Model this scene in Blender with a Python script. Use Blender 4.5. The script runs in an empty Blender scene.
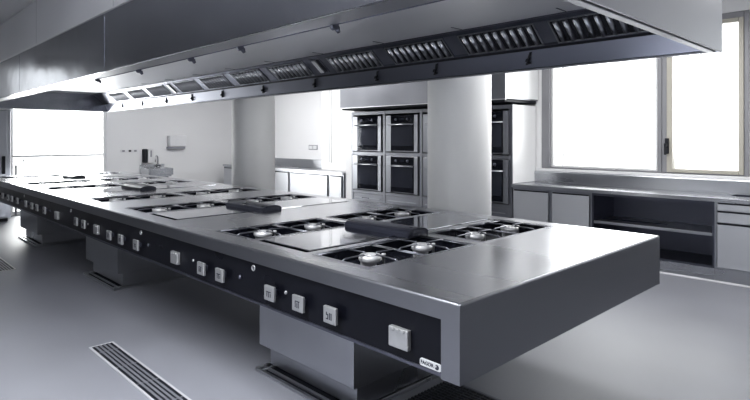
import bpy, bmesh, math, random
from mathutils import Vector, Matrix
random.seed(4)
PI = math.pi
S = bpy.context.scene
C = S.collection

# ------------------------------------------------------------------ materials
def new_mat(name):
    m = bpy.data.materials.new(name); m.use_nodes = True
    return m, m.node_tree, m.node_tree.nodes['Principled BSDF']

def mat(name, col, rough=.5, metal=0.0, var=.0, scale=(6, 6, 6), rvar=.0, bump=0.0, bscale=60, spec=.5, brush=0.0, brush_axis=1):
    """Principled material with procedural tone, roughness and bump variation in object space."""
    m, t, p = new_mat(name)
    p.inputs['Base Color'].default_value = (*col, 1)
    p.inputs['Roughness'].default_value = rough
    p.inputs['Metallic'].default_value = metal
    p.inputs['Specular IOR Level'].default_value = spec
    tc = t.nodes.new('ShaderNodeTexCoord')
    mp = t.nodes.new('ShaderNodeMapping'); mp.inputs['Scale'].default_value = scale
    t.links.new(tc.outputs['Object'], mp.inputs['Vector'])
    nz = t.nodes.new('ShaderNodeTexNoise'); nz.inputs['Scale'].default_value = 1; nz.inputs['Detail'].default_value = 2
    t.links.new(mp.outputs[0], nz.inputs['Vector'])
    if var:
        r = t.nodes.new('ShaderNodeValToRGB')
        r.color_ramp.elements[0].position = 0; r.color_ramp.elements[1].position = 1; var = min(.9, var * 2)
        r.color_ramp.elements[0].color = (*[c * (1 - var) for c in col], 1)
        r.color_ramp.elements[1].color = (*[min(1, c * (1 + var)) for c in col], 1)
        t.links.new(nz.outputs['Fac'], r.inputs['Fac']); t.links.new(r.outputs['Color'], p.inputs['Base Color'])
    if rvar:
        mr = t.nodes.new('ShaderNodeMapRange')
        mr.inputs['From Min'].default_value = 0; mr.inputs['From Max'].default_value = 1; rvar *= 2
        mr.inputs['To Min'].default_value = max(.02, rough - rvar); mr.inputs['To Max'].default_value = rough + rvar
        t.links.new(nz.outputs['Fac'], mr.inputs['Value']); t.links.new(mr.outputs[0], p.inputs['Roughness'])
    if bump or brush:
        n2 = t.nodes.new('ShaderNodeTexNoise'); n2.inputs['Detail'].default_value = 3
        if brush:
            mp2 = t.nodes.new('ShaderNodeMapping')
            sc = [bscale] * 3; sc[brush_axis] = bscale * .02
            mp2.inputs['Scale'].default_value = sc
            t.links.new(tc.outputs['Object'], mp2.inputs['Vector']); t.links.new(mp2.outputs[0], n2.inputs['Vector'])
            n2.inputs['Scale'].default_value = 1
        else:
            n2.inputs['Scale'].default_value = bscale
            t.links.new(tc.outputs['Object'], n2.inputs['Vector'])
        b = t.nodes.new('ShaderNodeBump'); b.inputs['Strength'].default_value = bump or brush
        b.inputs['Distance'].default_value = .004 if bscale > 5 else .05
        t.links.new(n2.outputs['Fac'], b.inputs['Height']); t.links.new(b.outputs[0], p.inputs['Normal'])
    return m

STEEL = mat('brushed_steel', (.49, .50, .525), .30, 1, .06, (2, .6, 2), .05)
STEELZ = mat('upright_brushed_steel', (.46, .47, .50), .30, 1, .08, (1.5, 1.5, .5), .05)
TOPSTEEL = mat('worktop_steel', (.52, .525, .55), .27, 1, .05, (1.5, .4, 1), .05)
HOODSTEEL = mat('hood_steel', (.37, .38, .415), .2, 1, .10, (1.2, .5, 1.2), .04, bump=.35, bscale=1.1)
CASING = mat('casing_painted_grey', (.66, .665, .69), .5, 0, .06, (.7, .5, .7), .05)
ENDPANEL = mat('panel_window_reflection', (.8, .8, .8), .35, 0, .03, (2, 2, 1))  # reflective end panels; the window's reflection is put into the white base colour
COVE = mat('floor_cove_grey', (.45, .45, .47), .5, 0, .05)
LINING = mat('hood_lining_steel', (.72, .725, .74), .42, .8, .05, (1, .3, 1), .04)
POLISH = mat('polished_steel_plate', (.52, .53, .56), .07, 1, .04, (3, 3, 3), .02)
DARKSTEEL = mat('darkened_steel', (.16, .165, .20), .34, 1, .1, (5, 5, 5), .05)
BARM = mat('service_bar_dark_reflection', (.03, .032, .045), .3, 0, .1, (5, 5, 5), .05)  # steel bars; reflection of the dark hood is put into the base colour
FILTERM = mat('filter_strip_steel', (.26, .27, .315), .33, 1, .08, (1, .4, 1), .05)
LIPM = mat('lip_steel', (.36, .365, .39), .42, 1, .05, (1, .4, 1), .04)
DRAINBAR = mat('worn_drain_steel', (.20, .205, .225), .5, .2, .1, (30, 5, 30))
ENDSTEEL = mat('satin_end_steel', (.44, .445, .47), .5, 1, .04, (1, 1, 1), .03)
BANDSTEEL = mat('island_band_steel', (.255, .26, .28), .36, 1)
DOORSTEEL = mat('cabinet_door_steel', (.62, .63, .655), .42, .9, .04, (1.2, 1.2, .3), .05)
OVENSTEEL = mat('oven_surround_steel', (.31, .315, .34), .34, 1, .06, (1.5, 1.5, .5), .04)
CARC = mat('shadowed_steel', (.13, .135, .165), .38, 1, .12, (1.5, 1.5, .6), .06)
WELL = mat('burner_well_enamel', (.012, .013, .02), .25, 0, .2, (9, 9, 9), .05)
BURN = mat('burner_alloy', (.66, .66, .67), .45, .6, .1, (20, 20, 20), .05)
ROD = mat('pan_support_steel', (.22, .225, .25), .4, 1, .1, (20, 20, 20), .05)
BLACK = mat('black_control_panel', (.0055, .006, .0095), .3, 0, .12, (4, 2, 4), .04, spec=.22)
KNOB = mat('satin_knob_metal', (.43, .435, .44), .38, .75, .05, (30, 30, 30), .03)
INK = mat('dark_marking', (.03, .032, .045), .5, 0, .05)
BADGE = mat('pale_badge', (.5, .51, .52), .4, .1, .03)
SHADOWGAP = mat('dark_gap', (.01, .011, .017), .6, 0, .1)
FLOORM = mat('polished_concrete', (.235, .24, .265), .5, 0, .14, (.9, .7, 1), .07, bump=.03, bscale=30, spec=.35)
WALLM = mat('white_plaster', (.78, .78, .785), .8, 0, .02, (1, 1, 1), .05, bump=.02, bscale=90)
CEILM = mat('ceiling_paint', (.85, .85, .86), .85, 0, .02, (1, 1, 1))
COLM = mat('pale_column_concrete', (.88, .88, .87), .7, 0, .05, (2, 2, 1.2), .05, bump=.05, bscale=50)
FRAMEM = mat('window_frame_grey', (.26, .26, .275), .45, .2, .05, (3, 3, 3))
FRAMEB = mat('window_frame_beige', (.43, .41, .36), .45, .1, .05, (3, 3, 3))
FRAMEW = mat('window_frame_white', (.75, .75, .75), .5, 0, .02, (3, 3, 3))
OVENBLACK = mat('oven_black_glass', (.008, .009, .014), .08, 0, .1, (3, 3, 3), .02, spec=.6)
OVENGLASS = mat('oven_window_glass', (.03, .033, .045), .06, 0, .1, (3, 3, 3), .02, spec=.9)
WHITEP = mat('white_plastic', (.72, .72, .73), .4, 0, .02, (8, 8, 8))
GREYP = mat('grey_plastic', (.30, .30, .33), .45, 0, .05, (8, 8, 8))
CERAMIC = mat('sink_steel', (.6, .61, .63), .25, 1, .05, (5, 5, 5), .04)
GRATE = mat('drain_grate', (.05, .052, .065), .45, .6, .3, (60, 60, 60), .1, bump=.4, bscale=120)
LEDGE = mat('outdoor_render', (.55, .55, .56), .9, 0, .05, (1, 1, 1))

def glass_mat():
    m = bpy.data.materials.new('window_glass'); m.use_nodes = True
    t = m.node_tree; t.nodes.clear()
    o = t.nodes.new('ShaderNodeOutputMaterial'); mx = t.nodes.new('ShaderNodeMixShader')
    tr = t.nodes.new('ShaderNodeBsdfTransparent'); tr.inputs[0].default_value = (.97, .98, .98, 1)
    gl = t.nodes.new('ShaderNodeBsdfGlossy'); gl.inputs['Roughness'].default_value = .03
    fr = t.nodes.new('ShaderNodeFresnel'); fr.inputs[0].default_value = 1.45
    nz = t.nodes.new('ShaderNodeTexNoise'); nz.inputs['Scale'].default_value = 2
    mr = t.nodes.new('ShaderNodeMapRange'); mr.inputs['To Min'].default_value = .02; mr.inputs['To Max'].default_value = .05
    t.links.new(nz.outputs['Fac'], mr.inputs['Value']); t.links.new(mr.outputs[0], gl.inputs['Roughness'])
    t.links.new(fr.outputs[0], mx.inputs[0]); t.links.new(tr.outputs[0], mx.inputs[1]); t.links.new(gl.outputs[0], mx.inputs[2])
    t.links.new(mx.outputs[0], o.inputs[0])
    return m
GLASS = glass_mat()

# ------------------------------------------------------------------ mesh building
class MB:
    """Collects shapes into one mesh; each shape may carry its own material slot."""
    def __init__(self): self.bm = bmesh.new(); self.mi = 0; self.sm = set()
    def _faces(self, geom_faces):
        for f in geom_faces: f.material_index = self.mi
    def box(self, a, b, bev=0.0, seg=2):
        a = Vector(a); b = Vector(b)
        r = bmesh.ops.create_cube(self.bm, size=1)
        vs = r['verts']; c = (a + b) / 2; d = b - a
        for v in vs: v.co = Vector((v.co.x * abs(d.x), v.co.y * abs(d.y), v.co.z * abs(d.z))) + c
        fs = {f for v in vs for f in v.link_faces}
        self._faces(fs)
        if bev:
            es = list({e for v in vs for e in v.link_edges})
            rr = bmesh.ops.bevel(self.bm, geom=es, offset=bev, segments=seg, affect='EDGES', profile=.5)
            self._faces(rr['faces'])
        return self
    def poly(self, pts):
        f = self.bm.faces.new([self.bm.verts.new(p) for p in pts]); f.material_index = self.mi
        return self
    def prism(self, prof, axis, a, b, closed=True, caps=True):
        """extrude a 2-D profile along an axis ('x','y','z')"""
        def P(u, v, w): return {'y': (u, w, v), 'x': (w, u, v), 'z': (u, v, w)}[axis]
        A = [self.bm.verts.new(P(u, v, a)) for u, v in prof]
        B = [self.bm.verts.new(P(u, v, b)) for u, v in prof]
        n = len(prof)
        for i in range(n if closed else n - 1):
            j = (i + 1) % n
            f = self.bm.faces.new((A[i], A[j], B[j], B[i])); f.material_index = self.mi
        if closed and caps:
            for L in (A[::-1], B):
                f = self.bm.faces.new(L); f.material_index = self.mi
        return self
    def tube(self, pts, r, n=10, cap=True):
        pts = [Vector(p) for p in pts]; rings = []
        prev = None
        for i, p in enumerate(pts):
            if i == 0: d = pts[1] - p
            elif i == len(pts) - 1: d = p - pts[i - 1]
            else: d = (pts[i + 1] - p).normalized() + (p - pts[i - 1]).normalized()
            d.normalize()
            if prev is None:
                up = Vector((0, 0, 1)) if abs(d.z) < .9 else Vector((1, 0, 0))
                x = d.cross(up).normalized()
            else:
                x = (prev - d * prev.dot(d)).normalized()
            prev = x; y = d.cross(x)
            rr = r[i] if isinstance(r, (list, tuple)) else r
            rings.append([self.bm.verts.new(p + x * rr * math.cos(2 * PI * k / n) + y * rr * math.sin(2 * PI * k / n)) for k in range(n)])
        for a, b in zip(rings, rings[1:]):
            for k in range(n):
                f = self.bm.faces.new((a[k], a[(k + 1) % n], b[(k + 1) % n], b[k])); f.material_index = self.mi; f.smooth = True
        if cap:
            for L in (rings[0][::-1], rings[-1]):
                f = self.bm.faces.new(L); f.material_index = self.mi
        return self
    def lathe(self, prof, c=(0, 0, 0), n=28, axis='z'):
        c = Vector(c); rings = []
        for r, h in prof:
            ring = []
            for k in range(n):
                a = 2 * PI * k / n
                q = (r * math.cos(a), r * math.sin(a), h)
                if axis == 'x': q = (q[2], q[0], q[1])
                if axis == 'y': q = (q[0], q[2], q[1])
                ring.append(self.bm.verts.new(c + Vector(q)))
            rings.append(ring)
        for a, b in zip(rings, rings[1:]):
            for k in range(n):
                f = self.bm.faces.new((a[k], a[(k + 1) % n], b[(k + 1) % n], b[k])); f.material_index = self.mi; f.smooth = True
        for L in (rings[0][::-1], rings[-1]):
            if len(L) > 2:
                f = self.bm.faces.new(L); f.material_index = self.mi
        return self
    def sheet(self, x0, x1, y0, y1, z, holes, t=None):
        """horizontal sheet with rectangular holes; holes get side walls down to z-t"""
        xs = sorted({x0, x1, *[h[0] for h in holes], *[h[1] for h in holes]})
        ys = sorted({y0, y1, *[h[2] for h in holes], *[h[3] for h in holes]})
        V = {}
        def vt(i, j):
            if (i, j) not in V: V[i, j] = self.bm.verts.new((xs[i], ys[j], z))
            return V[i, j]
        for i in range(len(xs) - 1):
            for j in range(len(ys) - 1):
                cx = (xs[i] + xs[i + 1]) / 2; cy = (ys[j] + ys[j + 1]) / 2
                if any(h[0] < cx < h[1] and h[2] < cy < h[3] for h in holes): continue
                f = self.bm.faces.new((vt(i, j), vt(i + 1, j), vt(i + 1, j + 1), vt(i, j + 1))); f.material_index = self.mi
        return self
    def mesh(self, name, mats, smooth=False):
        bmesh.ops.recalc_face_normals(self.bm, faces=self.bm.faces)
        me = bpy.data.meshes.new(name); self.bm.to_mesh(me); self.bm.free()
        for m in (mats if isinstance(mats, (list, tuple)) else [mats]): me.materials.append(m)
        if smooth:
            for p in me.polygons: p.use_smooth = True
        return me
    def build(self, name, mats, parent=None, loc=(0, 0, 0), rot=None, smooth=False, label=None):
        o = bpy.data.objects.new(name, self.mesh(name, mats, smooth)); C.objects.link(o)
        o.location = loc
        if rot: o.rotation_euler = rot
        if parent: o.parent = parent
        if label: o['label'] = label
        return o

def tag(o, label=None, cat=None, group=None, kind=None):
    if label: o['label'] = label
    if cat: o['category'] = cat
    if group: o['group'] = group
    if kind: o['kind'] = kind
    return o
def thing(name, label, cat, loc=(0, 0, 0), group=None):
    o = bpy.data.objects.new(name, None); C.objects.link(o); o.location = loc; o.empty_display_size = .1
    return tag(o, label, cat, group)
def struct(o): return tag(o, kind='structure')
def kids(o): return [c for c in bpy.data.objects if c.parent == o]
def dup(o, loc=None, parent=None, label=None, group=None, keep_label=False):
    c = o.copy(); C.objects.link(c)
    if parent is not None: c.parent = parent
    if loc is not None: c.location = loc
    if label: c['label'] = label
    if group: c['group'] = group
    for ch in kids(o): dup(ch, None, c)
    return c
def local(parent): return parent.location

# ------------------------------------------------------------------ the room
WX, FY, LX, BY, CZ = 5.62, 11.5, -4.4, -4.2, 3.2
struct(MB().box((LX - .2, BY - .2, -.2), (WX + .3, FY + .3, 0)).build('floor', FLOORM))
struct(MB().box((LX - .2, BY - .2, CZ), (WX + .3, FY + .3, CZ + .2)).build('ceiling', CEILM))
struct(MB().box((LX - .2, BY - .2, 0), (LX, FY + .3, CZ)).build('wall_left', WALLM))
struct(MB().box((LX, BY - .2, 0), (WX + .3, BY, CZ)).build('wall_back', WALLM))
# right wall with its window opening y .22-2.76, z 1.10-2.97
w = MB()
OY0, OY1, OZ0, OZ1 = .22, 2.76, 1.10, 2.97
w.box((WX, BY, 0), (WX + .3, FY + .3, OZ0)); w.box((WX, BY, OZ1), (WX + .3, FY + .3, CZ))
w.box((WX, BY, OZ0), (WX + .3, -2.9, OZ1)); w.box((WX, -.3, OZ0), (WX + .3, OY0, OZ1)); w.box((WX, OY1, OZ0), (WX + .3, FY + .3, OZ1))
struct(w.build('wall_right', WALLM))
# far wall with glazed door opening x .72-2.5, z 0-2.45
w = MB()
DX0, DX1, DZ = .70, 2.50, 2.45
w.box((LX, FY, 0), (-2.4, FY + .3, CZ)); w.box((-1.2, FY, 0), (DX0, FY + .3, CZ)); w.box((-2.4, FY, 0), (-1.2, FY + .3, 2.0)); w.box((-2.4, FY, 3.0), (-1.2, FY + .3, CZ)); w.box((DX1, FY, 0), (WX, FY + .3, CZ)); w.box((DX0, FY, DZ), (DX1, FY + .3, CZ))
struct(w.build('wall_far', WALLM))

# window_1: the wide fixed window; window_2: narrow opening sash beside it
def frame_yz(x0, x1, y0, y1, z0, z1, wl, wr, wb, wt, m, name, parent=None, bev=.006):
    f = MB()
    f.box((x0, y0, z0), (x1, y0 + wr, z1), bev); f.box((x0, y1 - wl, z0), (x1, y1, z1), bev)
    f.box((x0, y0 + wr, z0), (x1, y1 - wl, z0 + wb), bev); f.box((x0, y0 + wr, z1 - wt), (x1, y1 - wl, z1), bev)
    return f.build(name, m, parent)
w1 = struct(frame_yz(WX - .02, WX + .16, 1.135, OY1, OZ0, OZ1, .125, .05, .02, .07, FRAMEM, 'window_1'))
frame_yz(WX + .03, WX + .12, 1.185, OY1 - .125, OZ0 + .02, OZ1 - .07, .03, .035, .025, .05, FRAMEW, 'sash_frame', w1)
MB().box((WX + .05, OY1 - .30, OZ0 + .046), (WX + .10, OY1 - .285, OZ1 - .121)).build('glazing_bar', FRAMEW, w1)
MB().box((WX + .07, 1.22, OZ0 + .045), (WX + .08, OY1 - .155, OZ1 - .12)).build('pane', GLASS, w1)
w2 = struct(frame_yz(WX - .02, WX + .16, OY0, 1.13, OZ0, OZ1, .055, .05, .015, .07, FRAMEM, 'window_2'))
frame_yz(WX - .03, WX + .09, OY0 + .05, 1.075, OZ0 + .015, OZ1 - .07, .065, .05, .045, .05, FRAMEB, 'sash_frame', w2)
MB().box((WX + .03, OY0 + .10, OZ0 + .06), (WX + .04, 1.01, OZ1 - .12)).build('pane', GLASS, w2)
h = MB().box((WX - .07, 1.045, 1.34), (WX - .0305, 1.085, 1.53), .008); h.box((WX - .11, 1.05, 1.43), (WX - .065, 1.08, 1.47), .006)
h.box((WX - .115, 1.055, 1.33), (WX - .095, 1.08, 1.47), .005)
h.build('window_handle', SHADOWGAP, w2)
w4 = struct(frame_yz(WX - .02, WX + .16, -2.9, -.3, OZ0, OZ1, .08, .08, .03, .07, FRAMEM, 'window_4'))
MB().box((WX + .06, -2.82, OZ0 + .03), (WX + .07, -.38, OZ1 - .07)).build('pane', GLASS, w4)
MB().box((WX - .01, -1.64, OZ0 + .03), (WX + .12, -1.56, OZ1 - .07), .006).build('mullion', FRAMEB, w4)
struct(MB().box((WX - .045, .1, 1.06), (WX - .001, 2.85, 1.098), .006).build('trim_1', WHITEP))
# glazed door in the far wall
d = MB()
for x0, x1 in ((DX0, DX0 + .06), (DX1 - .06, DX1)): d.box((x0, FY + .02, 0), (x1, FY + .14, DZ), .006)
d.box((DX0 + .06, FY + .02, DZ - .08), (DX1 - .06, FY + .14, DZ), .006); d.box((DX0 + .06, FY + .02, 0), (DX1 - .06, FY + .14, .08), .006)
dr = struct(d.build('door_1', FRAMEW))
d = MB().box((DX0 + .06, FY + .05, 1.15), (DX1 - .06, FY + .10, 1.19), .006); d.box((DX0 + .22, FY + .0, 1.06), (DX0 + .25, FY + .05, 1.12), .006)
d.build('push_bar', FRAMEW, dr)
MB().box((DX0 + .06, FY + .075, .08), (DX1 - .06, FY + .085, DZ - .08)).build('pane', GLASS, dr)
MB().box((DX0 + .09, FY + .0, 0), (DX0 + .125, FY + .05, 1.0), .006).build('door_stop', FRAMEM, dr)
d = MB()
for a, b_ in (((-2.4, 2.0), (-2.34, 3.0)), ((-1.26, 2.0), (-1.2, 3.0)), ((-2.34, 2.0), (-1.26, 2.06)), ((-2.34, 2.94), (-1.26, 3.0))): d.box((a[0], FY + .05, a[1]), (b_[0], FY + .15, b_[1]), .005)
d = struct(d.build('window_3', FRAMEW)); MB().box((-2.34, FY + .09, 2.06), (-1.26, FY + .1, 2.94)).build('pane', GLASS, d)
# pier on the right wall beyond the ovens
p = MB().box((5.28, 6.46, 0), (WX, 7.45, CZ), .01); p.box((5.265, 7.12, 1.05), (5.282, 7.16, CZ)); p.mi = 1; p.box((5.270, 7.165, 1.05), (5.281, 7.18, CZ))
struct(p.build('trim_2', [FRAMEW, FRAMEM]))
# skirting
struct(MB().box((DX1, FY - .015, 0), (4.9, FY - .001, .10)).build('baseboard_far', GREYP))
# low wall outside the windows and ground outside
struct(MB().box((7.6, -4, -.2), (7.8, 9, .98)).build('parapet_wall', LEDGE))
struct(MB().box((5.93, -6, -.3), (14, 18, -.2)).box((-6, 11.81, -.3), (5.93, 18, -.2)).build('ground', LEDGE))

# columns
def column(x, y, label):
    o = MB().lathe([(.305, 0), (.305, CZ - .001)], n=56).build('column', COLM, None, (x, y, 0))
    return tag(o, label, 'column', 'round columns behind the island')
column(2.60, 1.97, 'round pale concrete column in front of the ovens, nearer of the two columns')
column(2.60, 5.66, 'round pale column between the bare white wall and the low cabinets, farther of the two')

# ------------------------------------------------------------------ the cooking island
W, L, T, B = 2.129, 9.64, .90, .588
isl = thing('cooking_island', 'long stainless steel cooking island with burners, griddles and black control panel', 'cooking island')
XL, XR = (.16, 1.01), (1.12, 1.96)
wells = []     # (x0,x1,y0,y1)
plates = []
for y0, y1 in ((.665, 1.10), (1.71, 2.16), (3.40, 3.85), (4.50, 4.95), (6.30, 6.75), (7.32, 7.76), (8.95, 9.38)):
    for X in (XL, XR): wells.append((X[0], X[1], y0, y1))
for y0, y1 in ((1.17, 1.66), (2.84, 3.33), (5.50, 5.98), (8.10, 8.55)):
    for X in (XL, XR): plates.append((X[0], X[1], y0, y1))
body = MB()
bz = .012
body.sheet(bz, W - bz, bz, L - bz, T, wells + plates)
# rounded edge, outer bands: profile run round the four sides
prof = [(bz - bz * math.cos(a), -bz + bz * math.sin(a)) for a in [k * PI / 10 for k in range(6)]]
def edge_run(pfn):
    pass
# front edge (x=0) and back edge
def band(side):
    pr = [(bz * (1 - math.cos(a)), T - bz * (1 - math.sin(a))) for a in [k * PI / 10 for k in range(6)]]
    if side == 'front': body.prism([(.03, .822), (0, .822)] + pr, 'y', 0.0, L, closed=False)
    if side == 'back': body.prism([(W - .03, .822), (W, .822)] + [(W - x, z) for x, z in pr], 'y', 0.0, L, closed=False)
    if side == 'near': body.prism([(.03, B), (0, B)] + pr, 'x', 0, W, closed=False)
    if side == 'far': body.prism([(L - .03, B), (L, B)] + [(L - y, z) for y, z in pr], 'x', 0, W, closed=False)
body.mi = 1
for s in ('front', 'back', 'near', 'far'): band(s)
# end frames on the long sides + bottom sheet
for y0, y1 in ((0.0005, .092), (L - .092, L - .0005)):
    body.poly([(0, y0, B), (0, y1, B), (0, y1, .8225), (0, y0, .8225)]); body.poly([(0, y1, B), (.03, y1, B), (.03, y1, .8225), (0, y1, .8225)])
    body.poly([(W, y0, B), (W, y1, B), (W, y1, .8225), (W, y0, .8225)]); body.poly([(W, y1, B), (W - .03, y1, B), (W - .03, y1, .8225), (W, y1, .8225)])
body.build('worktop_body', [TOPSTEEL, BANDSTEEL], isl)
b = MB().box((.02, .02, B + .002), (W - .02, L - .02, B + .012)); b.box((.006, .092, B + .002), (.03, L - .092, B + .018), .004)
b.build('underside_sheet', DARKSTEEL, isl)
MB().box((.012, .092, .606), (.028, L - .092, .822)).build('control_panel', BLACK, isl)
MB().box((W - .028, .092, .606), (W - .012, L - .092, .822)).build('rear_panel', STEEL, isl)

# burner wells
def make_well(x0, x1, y0, y1):
    m = MB(); d = .075
    m.poly([(x0, y0, T - d), (x1, y0, T - d), (x1, y1, T - d), (x0, y1, T - d)])
    for a, b_ in (((x0, y0), (x1, y0)), ((x1, y0), (x1, y1)), ((x1, y1), (x0, y1)), ((x0, y1), (x0, y0))):
        m.poly([(a[0], a[1], T - d), (b_[0], b_[1], T - d), (b_[0], b_[1], T - .004), (a[0], a[1], T - .004)])
    m.mi = 1
    t = .010
    for q in (((x0 - t, y0 - t), (x1 + t, y0)), ((x0 - t, y1), (x1 + t, y1 + t)), ((x0 - t, y0), (x0, y1)), ((x1, y0), (x1 + t, y1))):
        m.box((q[0][0], q[0][1], T - .004), (q[1][0], q[1][1], T + .003))
    return m.build('burner_well', [WELL, TOPSTEEL], isl)
def burner_mesh():
    m = MB()
    m.lathe([(.030, -.073), (.036, -.068), (.036, -.040), (.056, -.034), (.063, -.024), (.063, -.004), (.056, .001), (.040, .001), (.036, -.006), (.012, -.006)], n=30)
    m.lathe([(.012, -.006), (.012, .0), (.006, .002)], n=14)
    for k in range(3):                                       # feet
        a = 2 * PI * k / 3 + .4
        m.box((.045 * math.cos(a) - .006, .045 * math.sin(a) - .006, -.073), (.045 * math.cos(a) + .006, .045 * math.sin(a) + .006, -.03))
    m.lathe([(.008, -.073), (.008, -.014), (.012, -.012), (.012, -.002), (.004, .0)], (.082, -.02, 0), n=12)   # pilot
    return m.mesh('burner', BURN)
def support_mesh(hx, hy):
    m = MB(); z = -.004; r = .0042
    c = [(-hx, -hy, z), (hx, -hy, z), (hx, hy, z), (-hx, hy, z)]
    for i in range(4): m.tube([c[i], c[(i + 1) % 4]], r, 8)
    zz = .004
    for dx, dy in ((1, 0), (-1, 0), (0, 1), (0, -1)):
        m.tube([(dx * hx, dy * hy, z), (dx * hx * .9, dy * hy * .9, zz), (dx * .05, dy * .05, zz + .003), (dx * .042, dy * .042, -.002)], .0055, 8)
    return m.mesh('pan_support', ROD)
BUR = burner_mesh(); SUP = {}
for (x0, x1, y0, y1) in wells:
    wo = make_well(x0, x1, y0, y1)
    xm = (x0 + x1) / 2; ym = (y0 + y1) / 2
    hx = (x1 - x0) / 4 - .012; hy = (y1 - y0) / 2 - .012
    key = (round(hx, 4), round(hy, 4))
    if key not in SUP: SUP[key] = support_mesh(hx, hy)
    for cx in ((x0 + xm) / 2, (xm + x1) / 2):
        o = bpy.data.objects.new('burner', BUR); C.objects.link(o); o.parent = wo; o.location = (cx, ym, T)
        o = bpy.data.objects.new('pan_support', SUP[key]); C.objects.link(o); o.parent = wo; o.location = (cx, ym, T)
# griddle plates
for (x0, x1, y0, y1) in plates:
    m = MB(); d = .03
    m.poly([(x0, y0, T - d), (x1, y0, T - d), (x1, y1, T - d), (x0, y1, T - d)])
    for a, b_ in (((x0, y0), (x1, y0)), ((x1, y0), (x1, y1)), ((x1, y1), (x0, y1)), ((x0, y1), (x0, y0))):
        m.poly([(a[0], a[1], T - d), (b_[0], b_[1], T - d), (b_[0], b_[1], T), (a[0], a[1], T)])
    tr = m.build('griddle_tray', SHADOWGAP, isl)
    g = .018
    MB().box((x0 + g + .016, y0 + g, T - .028), (x1 - g, y1 - g, T + .004), .004).build('griddle_plate', POLISH, tr)
# raised service bars along the spine
def bar(y0, y1, z1=.955):
    prof = [(.885, T), (.885, z1 - .03)] + [(.98 - .095 * math.cos(a), z1 - .03 + .03 * math.sin(a)) for a in [k * PI / 10 for k in range(1, 10)]] + [(1.075, z1 - .03), (1.075, T)]
    m = MB().prism(prof, 'y', y0, y1)
    m.box((.915, y0 - .004, T + .003), (1.045, y0, z1 - .02), .002)
    return m.build('service_bar', BARM, isl)
bar(1.07, 1.68); bar(2.74, 3.36); bar(5.40, 6.02); bar(8.08, 8.62)

# controls on the black panel
XP = .012
def knob_mesh(h, marks):
    m = MB(); m.mi = 1; m.box((-.030, -.018, -.018), (0, .018, .018), .004)
    m.mi = 0; m.box((-.046, -h[0], -h[1]), (-.028, h[0], h[1]), .004)
    m.mi = 1
    for a, b_ in marks: m.box((-.0475, a[0], a[1]), (-.0458, b_[0], b_[1]))
    return m.mesh('control_knob', [KNOB, INK])
MK = {'a': knob_mesh((.045, .040), [((-.022, .006), (.022, .011)), ((-.003, -.02), (.003, .006)), ((-.02, -.018), (-.015, .0)), ((.013, -.018), (.018, .004))]),
      'b': knob_mesh((.045, .040), [((-.02, .010), (.016, .015)), ((-.014, -.02), (-.009, .010)), ((-.002, -.02), (.003, .004)), ((.012, -.02), (.017, .010))]),
      'c': knob_mesh((.045, .040), [((-.018, -.02), (-.013, .012)), ((-.006, -.02), (-.001, .012)), ((.006, -.02), (.022, -.015)), ((.006, .0), (.022, .005)), ((.006, -.02), (.011, .003)), ((.017, .002), (.022, .014))])}
for i, y in enumerate((.738, .992, 1.25, 1.796, 2.036, 3.125, 3.454, 3.727, 4.423, 4.657, 5.827, 6.161, 6.398, 6.70, 7.163, 7.487, 7.705, 8.066, 8.4, 8.75)):
    o = bpy.data.objects.new('control_knob', MK['cbaabaabcb'[i % 10]]); C.objects.link(o); o.parent = isl; o.location = (XP, y, .695 if y < 4 else .712)
cover = MB().box((-.026, -.055, -.043), (0, .055, .043), .005)
for k in (-.03, 0, .03): cover.box((-.032, k - .010, .028), (-.02, k + .010, .040), .003)
cover.box((-.030, -.060, -.036), (-.010, -.054, -.02), .002)
cover = cover.mesh('socket_cover', KNOB)
for y in (.313, 2.472, 4.129, 5.42, 9.2):
    o = bpy.data.objects.new('socket_cover', cover); C.objects.link(o); o.parent = isl; o.location = (XP, y, .693)
dot = MB().lathe([(.010, 0), (.010, -.006), (.007, -.009)], n=14, axis='x').mesh('indicator_lamp', KNOB)
dot2 = MB().lathe([(.013, 0), (.013, -.01), (.009, -.014)], n=14, axis='x').mesh('indicator_lamp', DARKSTEEL)
for y, mm in ((1.15, dot), (2.218, dot), (4.404, dot), (1.613, dot2), (2.962, dot2), (5.72, dot2), (7.05, dot2)):
    o = bpy.data.objects.new('indicator_lamp', mm); C.objects.link(o); o.parent = isl; o.location = (XP, y, .712)
ring = MB(); ring.lathe([(.010, -.002), (.011, -.006), (.016, -.007), (.018, -.004), (.018, 0)], n=20, axis='x'); ring.mi = 1; ring.lathe([(.0105, -.0005), (.0105, -.003)], n=20, axis='x'); ring = ring.mesh('key_ring', [KNOB, INK])
for y in (1.47, 3.115, 4.95, 6.95):
    o = bpy.data.objects.new('ring_plug', ring); C.objects.link(o); o.parent = isl; o.location = (XP, y, .788)
# maker's badge: pale rounded plate, lettering and dark round emblem
bd = MB(); r = .009; y0, y1, z0, z1 = .098, .208, .6085, .6385
pts = []
for cy_, cz_, a0 in ((y1 - r, z1 - r, 0), (y0 + r, z1 - r, 90), (y0 + r, z0 + r, 180), (y1 - r, z0 + r, 270)):
    for k in range(5):
        a = math.radians(a0 + 22.5 * k); pts.append((cy_ + r * math.cos(a), cz_ + r * math.sin(a)))
bd.prism(pts, 'x', XP - .005, XP)
bd = bd.build('badge', BADGE, isl)
cu = bpy.data.curves.new('lettering', 'FONT'); cu.body = 'FAGOR'; cu.size = .0205; cu.extrude = .0006; cu.offset = .0005; cu.align_x = 'CENTER'; cu.align_y = 'CENTER'
tmp = bpy.data.objects.new('lettering_source', cu); C.objects.link(tmp)
bpy.context.view_layer.update()
me = bpy.data.meshes.new_from_object(tmp.evaluated_get(bpy.context.evaluated_depsgraph_get()))
bpy.data.objects.remove(tmp); me.materials.clear(); me.materials.append(INK)
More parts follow.
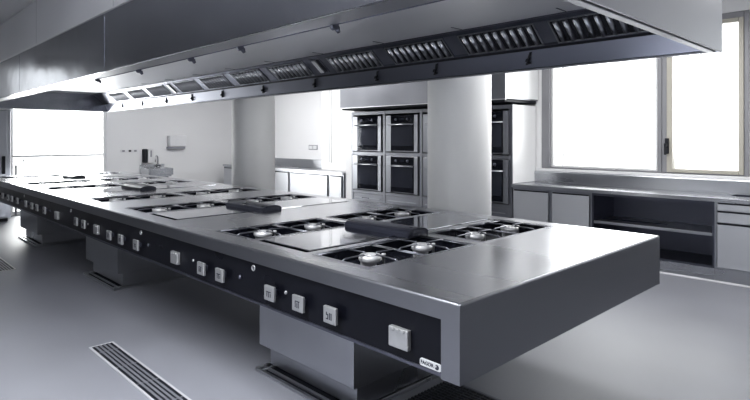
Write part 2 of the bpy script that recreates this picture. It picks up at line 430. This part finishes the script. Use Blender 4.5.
o = bpy.data.objects.new('badge_lettering', me); C.objects.link(o); o.parent = bd
o.matrix_local = Matrix(((0, 0, -1, XP - .0055), (-1, 0, 0, .169), (0, 1, 0, .6235), (0, 0, 0, 1)))
e = MB().lathe([(.0105, 0), (.0105, -.0012)], (XP - .005, .118, .6235), n=24, axis='x'); e.mi = 1
e.lathe([(.0042, -.0012), (.0042, -.0022)], (XP - .005, .1235, .6265), n=16, axis='x')
e.box((XP - .0072, .1225, .6245), (XP - .006, .131, .6285))
e.build('badge_emblem', [INK, BADGE], bd)

# pedestals
def pedestal(y0, y1):
    m = MB().box((.30, y0, .17), (1.83, y1, B), .006)
    o = m.build('pedestal', STEELZ, isl)
    MB().box((.37, y0 + .05, .03), (1.76, y1 - .03, .169)).build('plinth', STEELZ, o)
    f = MB()
    for x0, x1 in ((.275, .295), (.325, .345), (1.785, 1.805), (1.835, 1.855)): f.box((x0, y0 + .04, 0), (x1, y1 + .01, .022), .004)
    for yy in (y0 + .04, y0 + .09, y1 - .06, y1 - .01): f.box((.275, yy, 0), (1.855, yy + .018, .024), .004)
    f.build('base_frame', STEEL, o)
    MB().box((.296, y0 + .06, .0015), (1.834, y1 - .012, .010)).build('base_channel', SHADOWGAP, o)
    MB().box((.298, y0 - .0015, .18), (.335, y0 - .0002, B - .004)).build('corner_flange', STEEL, o)
    return o
pedestal(.935, 1.87); pedestal(4.46, 5.46); pedestal(7.58, 8.62)

# ------------------------------------------------------------------ floor drains
def drain(y0, y1, label, x0=-.385, x1=-.215):
    t = thing('floor_drain', label, 'floor drain', (0, 0, 0), 'channel drains in the floor in front of the island')
    f = MB()
    for a, b_ in (((x0, y0), (x0 + .014, y1)), ((x1 - .014, y0), (x1, y1)), ((x0 + .014, y0), (x1 - .014, y0 + .014)), ((x0 + .014, y1 - .014), (x1 - .014, y1))):
        f.box((*a, 0), (*b_, .0045))
    f.build('drain_frame', COVE, t)
    MB().box((x0 + .014, y0 + .014, .0), (x1 - .014, y1 - .014, .0012)).build('drain_channel', SHADOWGAP, t)
    g = MB(); n = 5; wd = (x1 - x0 - .028)
    for k in range(n - 1):
        xx = x0 + .014 + wd * (k + 1) / n; g.box((xx - .0075, y0 + .014, .0012), (xx + .0075, y1 - .014, .0042))
    yy = y0 + .25
    while yy < y1 - .1:
        g.box((x0 + .014, yy, .0012), (x1 - .014, yy + .01, .003)); yy += .35
    g.build('drain_bars', DRAINBAR, t)
drain(.9, 3.066, 'long slotted channel drain in the floor, the one nearer the camera')
drain(6.25, 8.4, 'far slotted channel drain in the floor at the left edge of the photo')
t = thing('floor_grating', 'dark rough grating strip in the floor beneath the near end of the island', 'floor grating')
MB().box((.42, -.9, 0), (1.06, .90, .003)).build('grating_bed', SHADOWGAP, t)
g = MB()
for k in range(22):
    xx = .43 + k * .0293; g.box((xx, -.9, .003), (xx + .012, .90, .008))
for k in range(36):
    yy = -.89 + k * .05; g.box((.42, yy, .003), (1.06, yy + .008, .0065))
g.build('grating_bars', GRATE, t)
MB().box((1.06, -.9, 0), (1.075, .90, .007)).build('grating_edge', DARKSTEEL, t)

# ------------------------------------------------------------------ extractor hood over the island
HX0, HX1, HY0, HY1, HZ, HT = -.155, 2.285, -.30, 10.7, 2.072, 2.54
hood = thing('extractor_hood', 'long stainless steel extractor hood hanging over the cooking island', 'extractor hood')
sh = MB()
for x0, x1 in ((HX0, HX0 + .018), (HX1 - .018, HX1)): sh.box((x0, HY0, HZ), (x1, HY1, HT), .003)
sh.box((HX0 + .018, HY1 - .018, HZ), (HX1 - .018, HY1, HT), .003)
sh.box((HX0 + .018, HY0 + .018, HT - .012), (HX1 - .018, HY1 - .018, HT))
sh.build('canopy_shell', HOODSTEEL, hood)
MB().box((HX0 + .0001, HY0 - .016, HZ), (HX1 - .0001, HY0 - .0001, HT), .003).build('end_sheet', ENDSTEEL, hood)
# seams of the side sheets, standing a millimetre proud
sm = MB()
for y in (3.45, 6.4, 9.3): sm.box((HX0 - .0012, y - .004, HZ + .03), (HX0, y + .004, HT - .02))
sm.build('sheet_seams', DARKSTEEL, hood)
MB().box((HX0 - .012, HY0 - .012, HT), (HX1 + .012, HY1 + .012, HT + .02), .006).build('top_ledge', LINING, hood)
# inturned lip tray round the lower edge
lp = MB()
lp.box((HX0 + .0185, HY0 + .0185, HZ), (.0, HY1 - .0185, HZ + .014), .003); lp.box((-.010, HY0 + .0185, HZ + .0145), (.0, HY1 - .0185, HZ + .034), .002)
lp.box((HX1 - .04, HY0 + .0185, HZ), (HX1 - .0185, HY1 - .0185, HZ + .012), .003)
lp.box((.0005, HY0 + .0185, HZ), (HX1 - .0405, HY0 + .062, HZ + .014), .003); lp.box((.0005, HY0 + .052, HZ + .0145), (HX1 - .0405, HY0 + .062, HZ + .034), .002)
lp.box((.0005, HY1 - .06, HZ), (HX1 - .0405, HY1 - .0185, HZ + .014), .003)
lp.build('lip', LIPM, hood)
XA, ZA = 2.252, 2.088        # lip panel bottom
XB, ZB = 2.205, 2.222        # lip panel top = gutter
XC, ZC = 2.185, 2.238        # strip bottom
XD, ZD = 1.97, 2.417         # strip top
Y0, Y1 = HY0 + .02, HY1 - .02
def mir(x): return 2.13 - x
MB().prism([(XA, ZA), (XB, ZB), (XB + .012, ZB + .004), (XA + .012, ZA + .004)], 'y', Y0, Y1).build('lower_lining', FILTERM, hood)
MB().prism([(mir(XA), ZA), (mir(XB), ZB), (mir(XB) - .012, ZB + .004), (mir(XA) - .012, ZA + .004)], 'y', Y0, Y1).build('lower_lining', FILTERM, hood)
for f_ in (lambda x: x, mir):
    MB().prism([(f_(XB), ZB), (f_(XB + .02), ZB - .012), (f_(XB + .02), ZB + .03), (f_(XC + .01), ZC + .01), (f_(XC), ZC)], 'y', Y0, Y1).build('gutter', SHADOWGAP, hood)
    MB().prism([(f_(XC), ZC), (f_(XD), ZD), (f_(XD + .014), ZD + .006), (f_(XC + .014), ZC + .006)], 'y', Y0, Y1).build('filter_rail', DARKSTEEL, hood)
MB().box((mir(XD), Y0, ZD + .002), (XD, Y1, ZD + .012)).build('ceiling_lining', LINING, hood)
tk = MB()
for k in range(12):
    yy = .55 + k * .9; tk.box((XD - .16, yy, ZD - .002), (XD - .02, yy + .006, ZD + .002)); 
tk.box((XD - .008, Y0, ZD - .006), (XD + .002, Y1, ZD + .002))
tk.build('panel_joints', DARKSTEEL, hood)
# grease filters: frame with raised slats, one mesh shared
ex = Vector((XD - XC, 0, ZD - ZC)).normalized(); H_ = (Vector((XD, 0, ZD)) - Vector((XC, 0, ZC))).length
en = Vector((-ex.z, 0, ex.x)); en = en if en.x < 0 else -en        # towards the room below
if en.z > 0: en = -en
fm = Matrix(((0, ex.x, en.x), (1, 0, 0), (0, ex.z, en.z)))           # columns: along y, up the slope, out
def filt(dark):
    m = MB(); hl, s0, s1 = .34, .025, H_ - .055
    m.box((-hl, s0, .0), (hl, s1, .003)); m.mi = 1
    m.box((-hl - .012, s0 - .01, .0), (-hl, s1 + .01, .010)); m.box((hl, s0 - .01, .0), (hl + .012, s1 + .01, .010))
    m.box((-hl, s1, .0), (hl, s1 + .01, .008)); m.box((-hl, s0 - .01, .0), (hl, s0, .008))
    n = 9
    for k in range(n):
        c = -hl + (k + .5) * 2 * hl / n
        pr = [(c + .019 * math.cos(a), .003 + .022 * math.sin(a)) for a in [j * PI / 6 for j in range(7)]]
        A = [m.bm.verts.new((u, s0 + .006, v)) for u, v in pr]; B_ = [m.bm.verts.new((u, s1 - .006, v)) for u, v in pr]
        for i in range(6):
            f = m.bm.faces.new((A[i], A[i + 1], B_[i + 1], B_[i])); f.material_index = 1; f.smooth = True
        for Lp in (A, B_[::-1]): m.bm.faces.new(Lp).material_index = 1
    for v in m.bm.verts: v.co = fm @ v.co
    return m.mesh('grease_filter', [SHADOWGAP, STEELZ])
FM = filt(False)
mid = []
for y in (.37, 1.19, 2.05, 2.92, 4.03, 4.94, 5.81, 6.67, 7.76, 8.63, 9.53):
    o = bpy.data.objects.new('grease_filter', FM); C.objects.link(o); o.parent = hood; o.location = (XC, y, ZC)
bl = MB(); bl.box((-.07, .03, 0), (.07, H_ - .04, .003))
for v in bl.bm.verts: v.co = fm @ v.co
slot = MB(); slot.box((-.09, .03, 0), (.09, H_ - .04, .004)); slot.mi = 1; slot.box((-.07, .045, .004), (-.02, H_ - .055, .0055)); slot.mi = 2; slot.box((-.02, .045, .004), (.045, H_ - .055, .018))
for v in slot.bm.verts: v.co = fm @ v.co
slot = slot.mesh('service_slot', [DARKSTEEL, SHADOWGAP, LINING])
for y in (3.48, 7.21):
    o = bpy.data.objects.new('service_slot', slot); C.objects.link(o); o.parent = hood; o.location = (XC, y, ZC)
bl = bl.mesh('blank_panel', FILTERM)
for y in (.78, 1.62, 2.485, 4.485, 5.375, 6.24, 8.195, 9.08, 10.02):
    o = bpy.data.objects.new('blank_panel', bl); C.objects.link(o); o.parent = hood; o.location = (XC, y, ZC)
# clips on the lower lining
el = Vector((XB - XA, 0, ZB - ZA)).normalized(); nl = Vector((-el.z, 0, el.x)); nl = nl if nl.x < 0 else -nl
cm = Matrix(((0, el.x, nl.x), (1, 0, 0), (0, el.z, nl.z)))
cl = MB().box((-.010, .03, 0), (.010, .13, .012), .003); cl.box((-.014, .06, .012), (.014, .085, .03), .004); cl.box((-.03, .035, .0), (-.005, .05, .02), .003)
for v in cl.bm.verts: v.co.x -= (v.co.y - .08) * .55; v.co = cm @ v.co
cl = cl.mesh('filter_clip', SHADOWGAP)
for y in (1.0, 1.95, 2.72, 3.74, 4.82, 5.88, 6.82, 7.76, 8.78, 9.75):
    o = bpy.data.objects.new('filter_clip', cl); C.objects.link(o); o.parent = hood; o.location = (XA, y, ZA)
# pipe with nozzles inside the left edge
XPp, ZPp = .012, 2.076
MB().tube([(XPp, Y0 + .05, ZPp + .004), (XPp, 10.4, ZPp + .004)], .0085, 10).build('sprinkler_pipe', DARKSTEEL, hood)
nz = MB().tube([(0, 0, .0), (.018, 0, -.010)], .011, 10); nz.tube([(.016, 0, -.006), (.03, 0, -.028)], [.016, .009], 10); nz.lathe([(.02, -.012), (.02, .012)], (0, 0, 0), 12, 'y')
nz = nz.mesh('spray_nozzle', DARKSTEEL)
for y in (.76, 1.63, 2.27, 3.18, 4.16):
    o = bpy.data.objects.new('spray_nozzle', nz); C.objects.link(o); o.parent = hood; o.location = (XPp + .004, y, ZPp - .006)
# upper casing to the ceiling
uc = MB().box((.0, -.1, HT + .0205), (2.13, HY1 - .15, CZ - .005), .004)
uc = uc.build('upper_casing', CASING, hood)
sm = MB()
for y in (3.7, 6.3, 9.0): sm.box((-.0012, y - .003, HT + .03), (-.0002, y + .003, CZ - .01))
sm.build('casing_seams', HOODSTEEL, uc)

# ------------------------------------------------------------------ oven bank along the right wall
CF, CB = 4.98, 5.60
bank = thing('oven_housing', 'tall stainless steel housing that holds the stacked built-in ovens', 'oven housing', (0, 0, 0))
BY0, BY1, PW = 2.86, 6.20, .835
fr = MB()
for k in range(5):
    y = BY0 + k * PW; fr.box((CF, y - (.03 if 0 < k < 4 else 0 if k == 0 else .05), 0.09), (CB, y + (.03 if 0 < k < 4 else .05 if k == 0 else 0), 2.0), .003)
for z0, z1 in ((.555, .605), (1.235, 1.29), (1.945, 2.0)):
    for k in range(4):
        a = BY0 + k * PW + (.05 if k == 0 else .03); b_ = BY0 + (k + 1) * PW - (.05 if k == 3 else .03)
        fr.box((CF + .004, a, z0), (CB, b_, z1))
fr.box((CB - .02, BY0 + .05, .09), (CB - .002, BY1 - .05, 1.94))
fr.build('housing_frame', OVENSTEEL, bank)
MB().box((CF + .012, BY0 - .004, .905), (CB, BY0 - .0002, 2.0)).build('end_panel', ENDPANEL, bank, label='end panel with the window reflection coloured in white')
MB().box((CF + .03, BY1 + .001, .0), (CB, 6.40, 2.0), .004).build('filler_panel', FRAMEW, bank, label='filler panel with a steel reflection coloured in white')  # white colour stands in for light reflected off the steel face
for k in range(4):
    a = BY0 + k * PW + (.05 if k == 0 else .03); b_ = BY0 + (k + 1) * PW - (.05 if k == 3 else .03)
    lpn = MB().box((CF + .004, a + .004, .11), (CF + .03, b_ - .004, .55), .004); lpn.build('lower_panel', OVENSTEEL, bank)
    MB().box((CF - .012, a + .06, .47), (CF + .003, b_ - .06, .485), .003).build('panel_pull', STEELZ, bank)
MB().box((CF + .05, BY0 + .02, 0), (CB - .05, BY1 - .02, .089)).build('kick_plinth', SHADOWGAP, bank)

def make_oven(label):
    t = thing('built_in_oven', label, 'oven', (0, 0, 0), 'ovens built into the steel housing')
    hw = .36; gz0, gz1 = .03, .60
    gl0, gl1 = -.275, .235                                   # black glass runs y gl0..gl1 (left strip narrower)
    MB().box((.0, -hw, .012), (.50, hw, .622), .004).build('oven_body', OVENSTEEL, t)
    MB().box((-.022, -hw, .01), (-.0005, gl0 - .003, .62), .004).build('side_strip', STEELZ, t)
    MB().box((-.022, gl1 + .003, .01), (-.0005, hw, .62), .004).build('side_strip', STEELZ, t)
    d = MB().box((-.028, gl0, .03), (-.0005, gl1, .475), .004).build('oven_door', OVENBLACK, t)
    MB().box((-.030, gl0 + .015, .11), (-.0285, gl1 - .015, .44)).build('door_window', OVENGLASS, d)
    hd = MB().tube([(-.075, gl0 - .03, .462), (-.075, gl1 + .03, .462)], .011, 10)
    for yy in (gl0 + .03, gl1 - .03): hd.tube([(-.075, yy, .462), (-.028, yy, .455)], .008, 8)
    hd.build('door_handle', STEEL, d)
    c = MB().box((-.028, gl0, .48), (-.0005, gl1, .618), .004).build('control_fascia', OVENBLACK, t)
    for yy in (-.15, .11): MB().lathe([(.024, 0), (.022, -.018), (.01, -.022)], (-.028, yy, .55), 16, 'x').build('oven_knob', DARKSTEEL, c)
    MB().box((-.0295, -.065, .535), (-.0285, .03, .57)).build('display', OVENGLASS, c)
    return t
cols = ['in the stack beside the worktop end, nearest the window', 'in the stack mostly hidden behind the near column, second from the window', 'in the stack just left of the near column', 'in the leftmost stack, beside the filler panel']
proto = None
for k in range(4):
    for j, z in ((1, 1.295), (0, .608)):
        lab = ('upper' if j else 'lower') + ' built-in oven ' + cols[k]
        loc = (CF + .005, BY0 + (k + .5) * PW, z)
        if proto is None: proto = make_oven(lab); proto.location = loc
        else: dup(proto, loc, None, lab)
oh = thing('oven_canopy', 'steel box canopy hood above the bank of ovens', 'extractor hood')
m = MB().box((4.74, 2.82, 2.07), (4.76, 6.24, 3.19), .004); m.box((4.76, 2.82, 2.07), (CB, 2.84, 3.19), .004); m.box((4.76, 6.22, 2.07), (CB, 6.24, 3.19), .004)
m.box((4.76, 2.84, 2.14), (CB, 6.22, 2.15)); m.build('canopy_sheet', OVENSTEEL, oh)
MB().box((4.80, 2.815, 2.09), (CB, 2.8198, 3.19)).build('end_panel', ENDPANEL, oh, label='canopy end panel with the window reflection coloured in white')
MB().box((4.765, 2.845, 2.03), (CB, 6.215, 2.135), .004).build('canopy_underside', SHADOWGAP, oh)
MB().box((4.735, 2.815, 2.055), (4.762, 6.245, 2.069), .003).build('canopy_rim', LINING, oh)

# ------------------------------------------------------------------ worktop and base units under the windows
wt = thing('worktop', 'long stainless steel worktop with splashback running under the side windows', 'worktop', (0, 0, 0), 'steel worktops along the side wall')
SY0, SY1, SX0, SX1 = -.25, .40, 5.14, 5.50
SXa, SXb, SYa, SYb = 5.28, 5.52, -.16, .33
m = MB().sheet(4.955, CB, -2.4, 2.855, .90, [(SXa, SXb, SYa, SYb)])
m.prism([(4.955, .90), (4.950, .895), (4.950, .858), (4.975, .858)], 'y', -2.4, 2.855, closed=False)
m.poly([(4.955, 2.855, .90), (CB, 2.855, .90), (CB, 2.855, .858), (4.955, 2.855, .858)])
m.build('worktop_sheet', TOPSTEEL, wt)
MB().prism([(CB - .028, .9005), (CB - .028, 1.045), (CB - .02, 1.058), (CB + .015, 1.058), (CB + .015, .9005)], 'y', -2.4, 2.855).build('splashback', STEEL, wt)
sk = MB(); zb = .8585
sk.poly([(SXa, SYa, zb), (SXb, SYa, zb), (SXb, SYb, zb), (SXa, SYb, zb)])
for a, b_ in (((SXa, SYa), (SXb, SYa)), ((SXb, SYa), (SXb, SYb)), ((SXb, SYb), (SXa, SYb)), ((SXa, SYb), (SXa, SYa))):
    sk.poly([(*a, zb), (*b_, zb), (*b_, .90), (*a, .90)])
sk.build('inset_bowl', DARKSTEEL, wt, label='dark inset bowl')

def carcass(t, y0, y1, open_front=True, shelf=None, back=STEELZ, z0=.15, z1=.857, CB=CB):
    m = MB(); th = .02
    m.box((CF, y0, z0), (CB - .001, y0 + th, z1)); m.box((CF, y1 - th, z0), (CB - .001, y1, z1))
    m.box((CF, y0 + th, z0), (CB - .001, y1 - th, z0 + th)); m.box((CF, y0 + th, z1 - .03), (CB - .05, y1 - th, z1))
    m.box((CB - .02, y0 + th, z0 + th), (CB - .001, y1 - th, z1 - .03))
    m.build('carcass', back, t)
    MB().box((CF + .008, y0, 0), (CB - .05, y1, z0 - .001), .003).build('plinth', STEEL, t)
    f = MB().prism([(CF + .008, .02), (CF - .008, .005), (CF - .008, 0), (CF + .008, 0)], 'y', y0, y1); f.build('floor_cove', COVE, t, label='pale cove along the floor')
def door(t, y0, y1, z0, z1, name='door', pull='top', m_=DOORSTEEL):
    d = MB().box((CF - .022, y0, z0), (CF - .001, y1, z1), .004).build(name, m_, t)
    MB().box((CF - .024, y0 + .006, z1 - .001), (CF - .004, y1 - .006, z1 + .012)).build('finger_pull', SHADOWGAP, d)
    return d
GR = 'base units under the side windows'
for y0, y1, lab in ((2.285, 2.85, 'steel base cabinet with one door next to the ovens'), (1.735, 2.284, 'single-door steel base cabinet between the oven-side cabinet and the open shelves')):
    t = thing('base_cabinet', lab, 'cabinet', (0, 0, 0), GR)
    carcass(t, y0, y1); door(t, y0 + .03, y1 - .03, .17, .815)
t = thing('shelf_unit', 'wide open steel base unit with a middle shelf, below the windows', 'shelf unit', (0, 0, 0), GR)
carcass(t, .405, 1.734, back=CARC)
m = MB().box((CF + .01, .426, .49), (CB - .021, 1.713, .512)); m.box((CF, .426, .487), (CF + .0098, 1.713, .520), .003)
m.build('shelf', STEEL, t)
t = thing('drawer_unit', 'steel base unit with two drawers above a door, right edge of the photo', 'cabinet', (0, 0, 0), GR)
carcass(t, -.33, .404)
door(t, -.30, .374, .767, .838, 'drawer'); door(t, -.30, .374, .642, .75, 'drawer'); door(t, -.30, .374, .17, .622)
# low run beyond the ovens
wt2 = thing('worktop', 'far stainless steel worktop with splashback, left of the ovens by the white wall', 'worktop', (0, 0, 0), 'steel worktops along the side wall')
m = MB().box((4.95, 6.42, .858), (5.262, 7.47, .90), .004); m.box((4.95, 7.47, .858), (CB, 10.85, .90), .004); m.build('worktop_sheet', TOPSTEEL, wt2)
MB().box((CB - .028, 7.47, .9005), (CB + .015, 10.85, 1.075), .004).build('splashback', STEEL, wt2)
for y0, y1, lab, cb in ((6.42, 6.83, 'narrow low steel cabinet directly left of the ovens', 5.26), (6.832, 8.10, 'wide low steel cabinet below the white pier, second from the ovens', 5.26),
                    (8.102, 9.45, 'low steel cabinet at the right edge of the far column', CB), (9.452, 10.84, 'low steel cabinet behind the far column at the end of the run', CB)):
    t = thing('base_cabinet', lab, 'cabinet', (0, 0, 0), 'low cabinets beyond the ovens')
    carcass(t, y0, y1, CB=cb); door(t, y0 + .04, y1 - .04, .17, .815)
# ------------------------------------------------------------------ small things on the walls
t = thing('wall_socket', 'small grey double socket plate on the white wall above the far worktop', 'socket')
MB().box((WX - .012, 8.0, 1.285), (WX - .001, 8.30, 1.385), .004).build('plate', GREYP, t)
MB().box((WX - .016, 8.02, 1.30), (WX - .0122, 8.14, 1.37), .003).box((WX - .016, 8.16, 1.30), (WX - .0122, 8.28, 1.37), .003).build('outlet', WHITEP, t)
t = thing('socket_strip', 'strip of wall sockets left of the soap dispenser', 'socket')
MB().box((2.80, FY - .015, 1.215), (3.17, FY - .001, 1.275), .004).build('plate', WHITEP, t)
for x in (2.86, 3.0, 3.12): MB().box((x - .03, FY - .02, 1.225), (x + .025, FY - .0152, 1.265), .003).build('outlet', SHADOWGAP if x == 3.0 else GREYP, t)
t = thing('soap_dispenser', 'dark and white soap dispenser on the far wall above the sink', 'soap dispenser')
MB().box((3.27, FY - .10, .965), (3.37, FY - .001, 1.285), .02).build('dispenser_side', SHADOWGAP, t)
MB().box((3.372, FY - .11, .96), (3.50, FY - .001, 1.29), .02).build('dispenser_cover', WHITEP, t)
MB().box((3.42, FY - .114, 1.10), (3.455, FY - .1095, 1.25)).build('level_window', GREYP, t)
t = thing('paper_dispenser', 'white paper towel dispenser on the far wall', 'paper towel dispenser')
m = MB().box((3.85, FY - .17, 1.33), (4.27, FY, 1.60), .025); m.build('dispenser_case', WHITEP, t)
MB().box((3.83, FY - .14, 1.285), (4.25, FY - .02, 1.329), .01).build('towel_slot', GREYP, t)
# hand sink on the far wall
t = thing('hand_sink', 'small steel hand sink with a swan-neck tap against the far wall', 'sink')
m = MB()
X0, X1, Yf, Yb = 3.22, 3.78, 10.98, FY - .002
m.box((X0, Yf, .70), (X0 + .03, Yb, .85), .005); m.box((X1 - .03, Yf, .70), (X1, Yb, .85), .005)
m.box((X0 + .03, Yf, .70), (X1 - .03, Yf + .03, .85), .005); m.box((X0 + .03, Yb - .07, .70), (X1 - .03, Yb, .85), .005); m.box((X0 + .03, Yf + .03, .66), (X1 - .03, Yb - .07, .70))
m.box((X0, Yb - .025, .85), (X1, Yb, .93), .004)
m.build('basin', CERAMIC, t)
m = MB().lathe([(.03, .85), (.03, .875), (.018, .88), (.018, .93)], (3.62, Yb - .045, 0), 16)
arc = [(3.62 - .05 + .05 * math.cos(a), Yb - .045 - .10 * (1 - math.cos(a)) / 2, 1.04 + .09 * math.sin(a)) for a in [k * PI / 10 for k in range(11)]]
m.tube([(3.62, Yb - .045, .92), (3.62, Yb - .045, 1.04)] + arc[1:] + [(3.52, Yb - .145, .98)], .012, 10)
m.build('tap', CERAMIC, t)
MB().box((3.56, Yb - .075, .878), (3.68, Yb - .03, .90), .006).build('tap_lever', SHADOWGAP, t)
m = MB().box((3.26, Yf + .08, .60), (3.70, Yb - .1, .659)); m.build('drain_housing', DARKSTEEL, t)
MB().box((3.3, Yf + .15, .0), (3.66, Yb - .05, .599), .006).build('sink_stand', STEELZ, t)

# tall refrigerator in the far left corner
t = thing('refrigerator', 'tall grey steel refrigerator at the far left beside the glazed door', 'refrigerator')
MB().box((-.35, 10.70, .06), (.57, 11.44, 2.055), .008).build('refrigerator_body', STEELZ, t)
MB().box((-.30, 10.75, 0), (.53, 11.40, .059)).build('kick_plinth', SHADOWGAP, t)
d = MB().box((-.35, 10.655, .08), (.505, 10.699, 2.04), .01).build('refrigerator_door', STEELZ, t)
m = MB().box((.42, 10.60, .90), (.46, 10.655, .93), .006); m.box((.42, 10.60, 1.16), (.46, 10.655, 1.19), .006); m.box((.415, 10.585, .88), (.465, 10.605, 1.21), .006)
m.build('door_handle', SHADOWGAP, d)

# ------------------------------------------------------------------ camera
cam = bpy.data.cameras.new('camera'); co = bpy.data.objects.new('camera', cam); C.objects.link(co)
co.location = (-1.6848, -1.2711, 1.531); co.rotation_euler = (PI / 2, 0, -.7712)
cam.sensor_width = 36; cam.lens = 549.68 / 750 * 36; cam.shift_y = -(200 - 138.25) / 750
cam.clip_start = .05; cam.clip_end = 200
S.camera = co

# ------------------------------------------------------------------ light
wd = bpy.data.worlds.new('daylight'); S.world = wd; wd.use_nodes = True
bg = wd.node_tree.nodes['Background']; bg.inputs[0].default_value = (.97, .985, 1, 1); bg.inputs[1].default_value = 2.2
def area(name, loc, target, sx, sy, power, col=(1, 1, 1)):
    l = bpy.data.lights.new(name, 'AREA'); l.shape = 'RECTANGLE'; l.size = sx; l.size_y = sy; l.energy = power; l.color = col
    o = bpy.data.objects.new(name, l); C.objects.link(o); o.location = loc
    o.rotation_euler = (Vector(target) - Vector(loc)).to_track_quat('-Z', 'Y').to_euler()
    return o
area('daylight_side_window', (6.4, 1.5, 2.3), (3, 1.5, 1.2), 2.6, 2.2, 120, (1, .995, .98))
area('daylight_far_door', (1.6, 12.4, 1.6), (1.6, 8, .7), 2.2, 2.4, 300, (1, .995, .98))
area('back_fill', (-1.2, -4.1, 1.6), (1.2, 3, 1.2), 4.5, 1.7, 80, (.95, .97, 1))  # added unseen fill from behind the camera; the back wall has no window
area('ceiling_lamp_left', (-1.5, .8, 3.15), (-1.6, .8, 0), 1.0, 6.5, 520, (.95, .97, 1))
area('ceiling_fill_right', (3.7, 8.3, 3.15), (3.7, 8.6, 0), .9, 4.5, 160)  # added fill to brighten the far wall and far column, no fitting there
area('ceiling_fill_middle', (3.9, 1.8, 3.15), (3.9, 2.2, 0), .9, 5, 120)  # added fill to brighten the near column and the base units

S.view_settings.view_transform = 'Standard'
try: S.view_settings.look = 'Medium High Contrast'
except Exception as e_: print('look', e_)
S.view_settings.exposure = 0.0
S.cycles.use_denoising = True
S.cycles.max_bounces = 10
S.cycles.glossy_bounces = 6
S.cycles.sample_clamp_indirect = 4
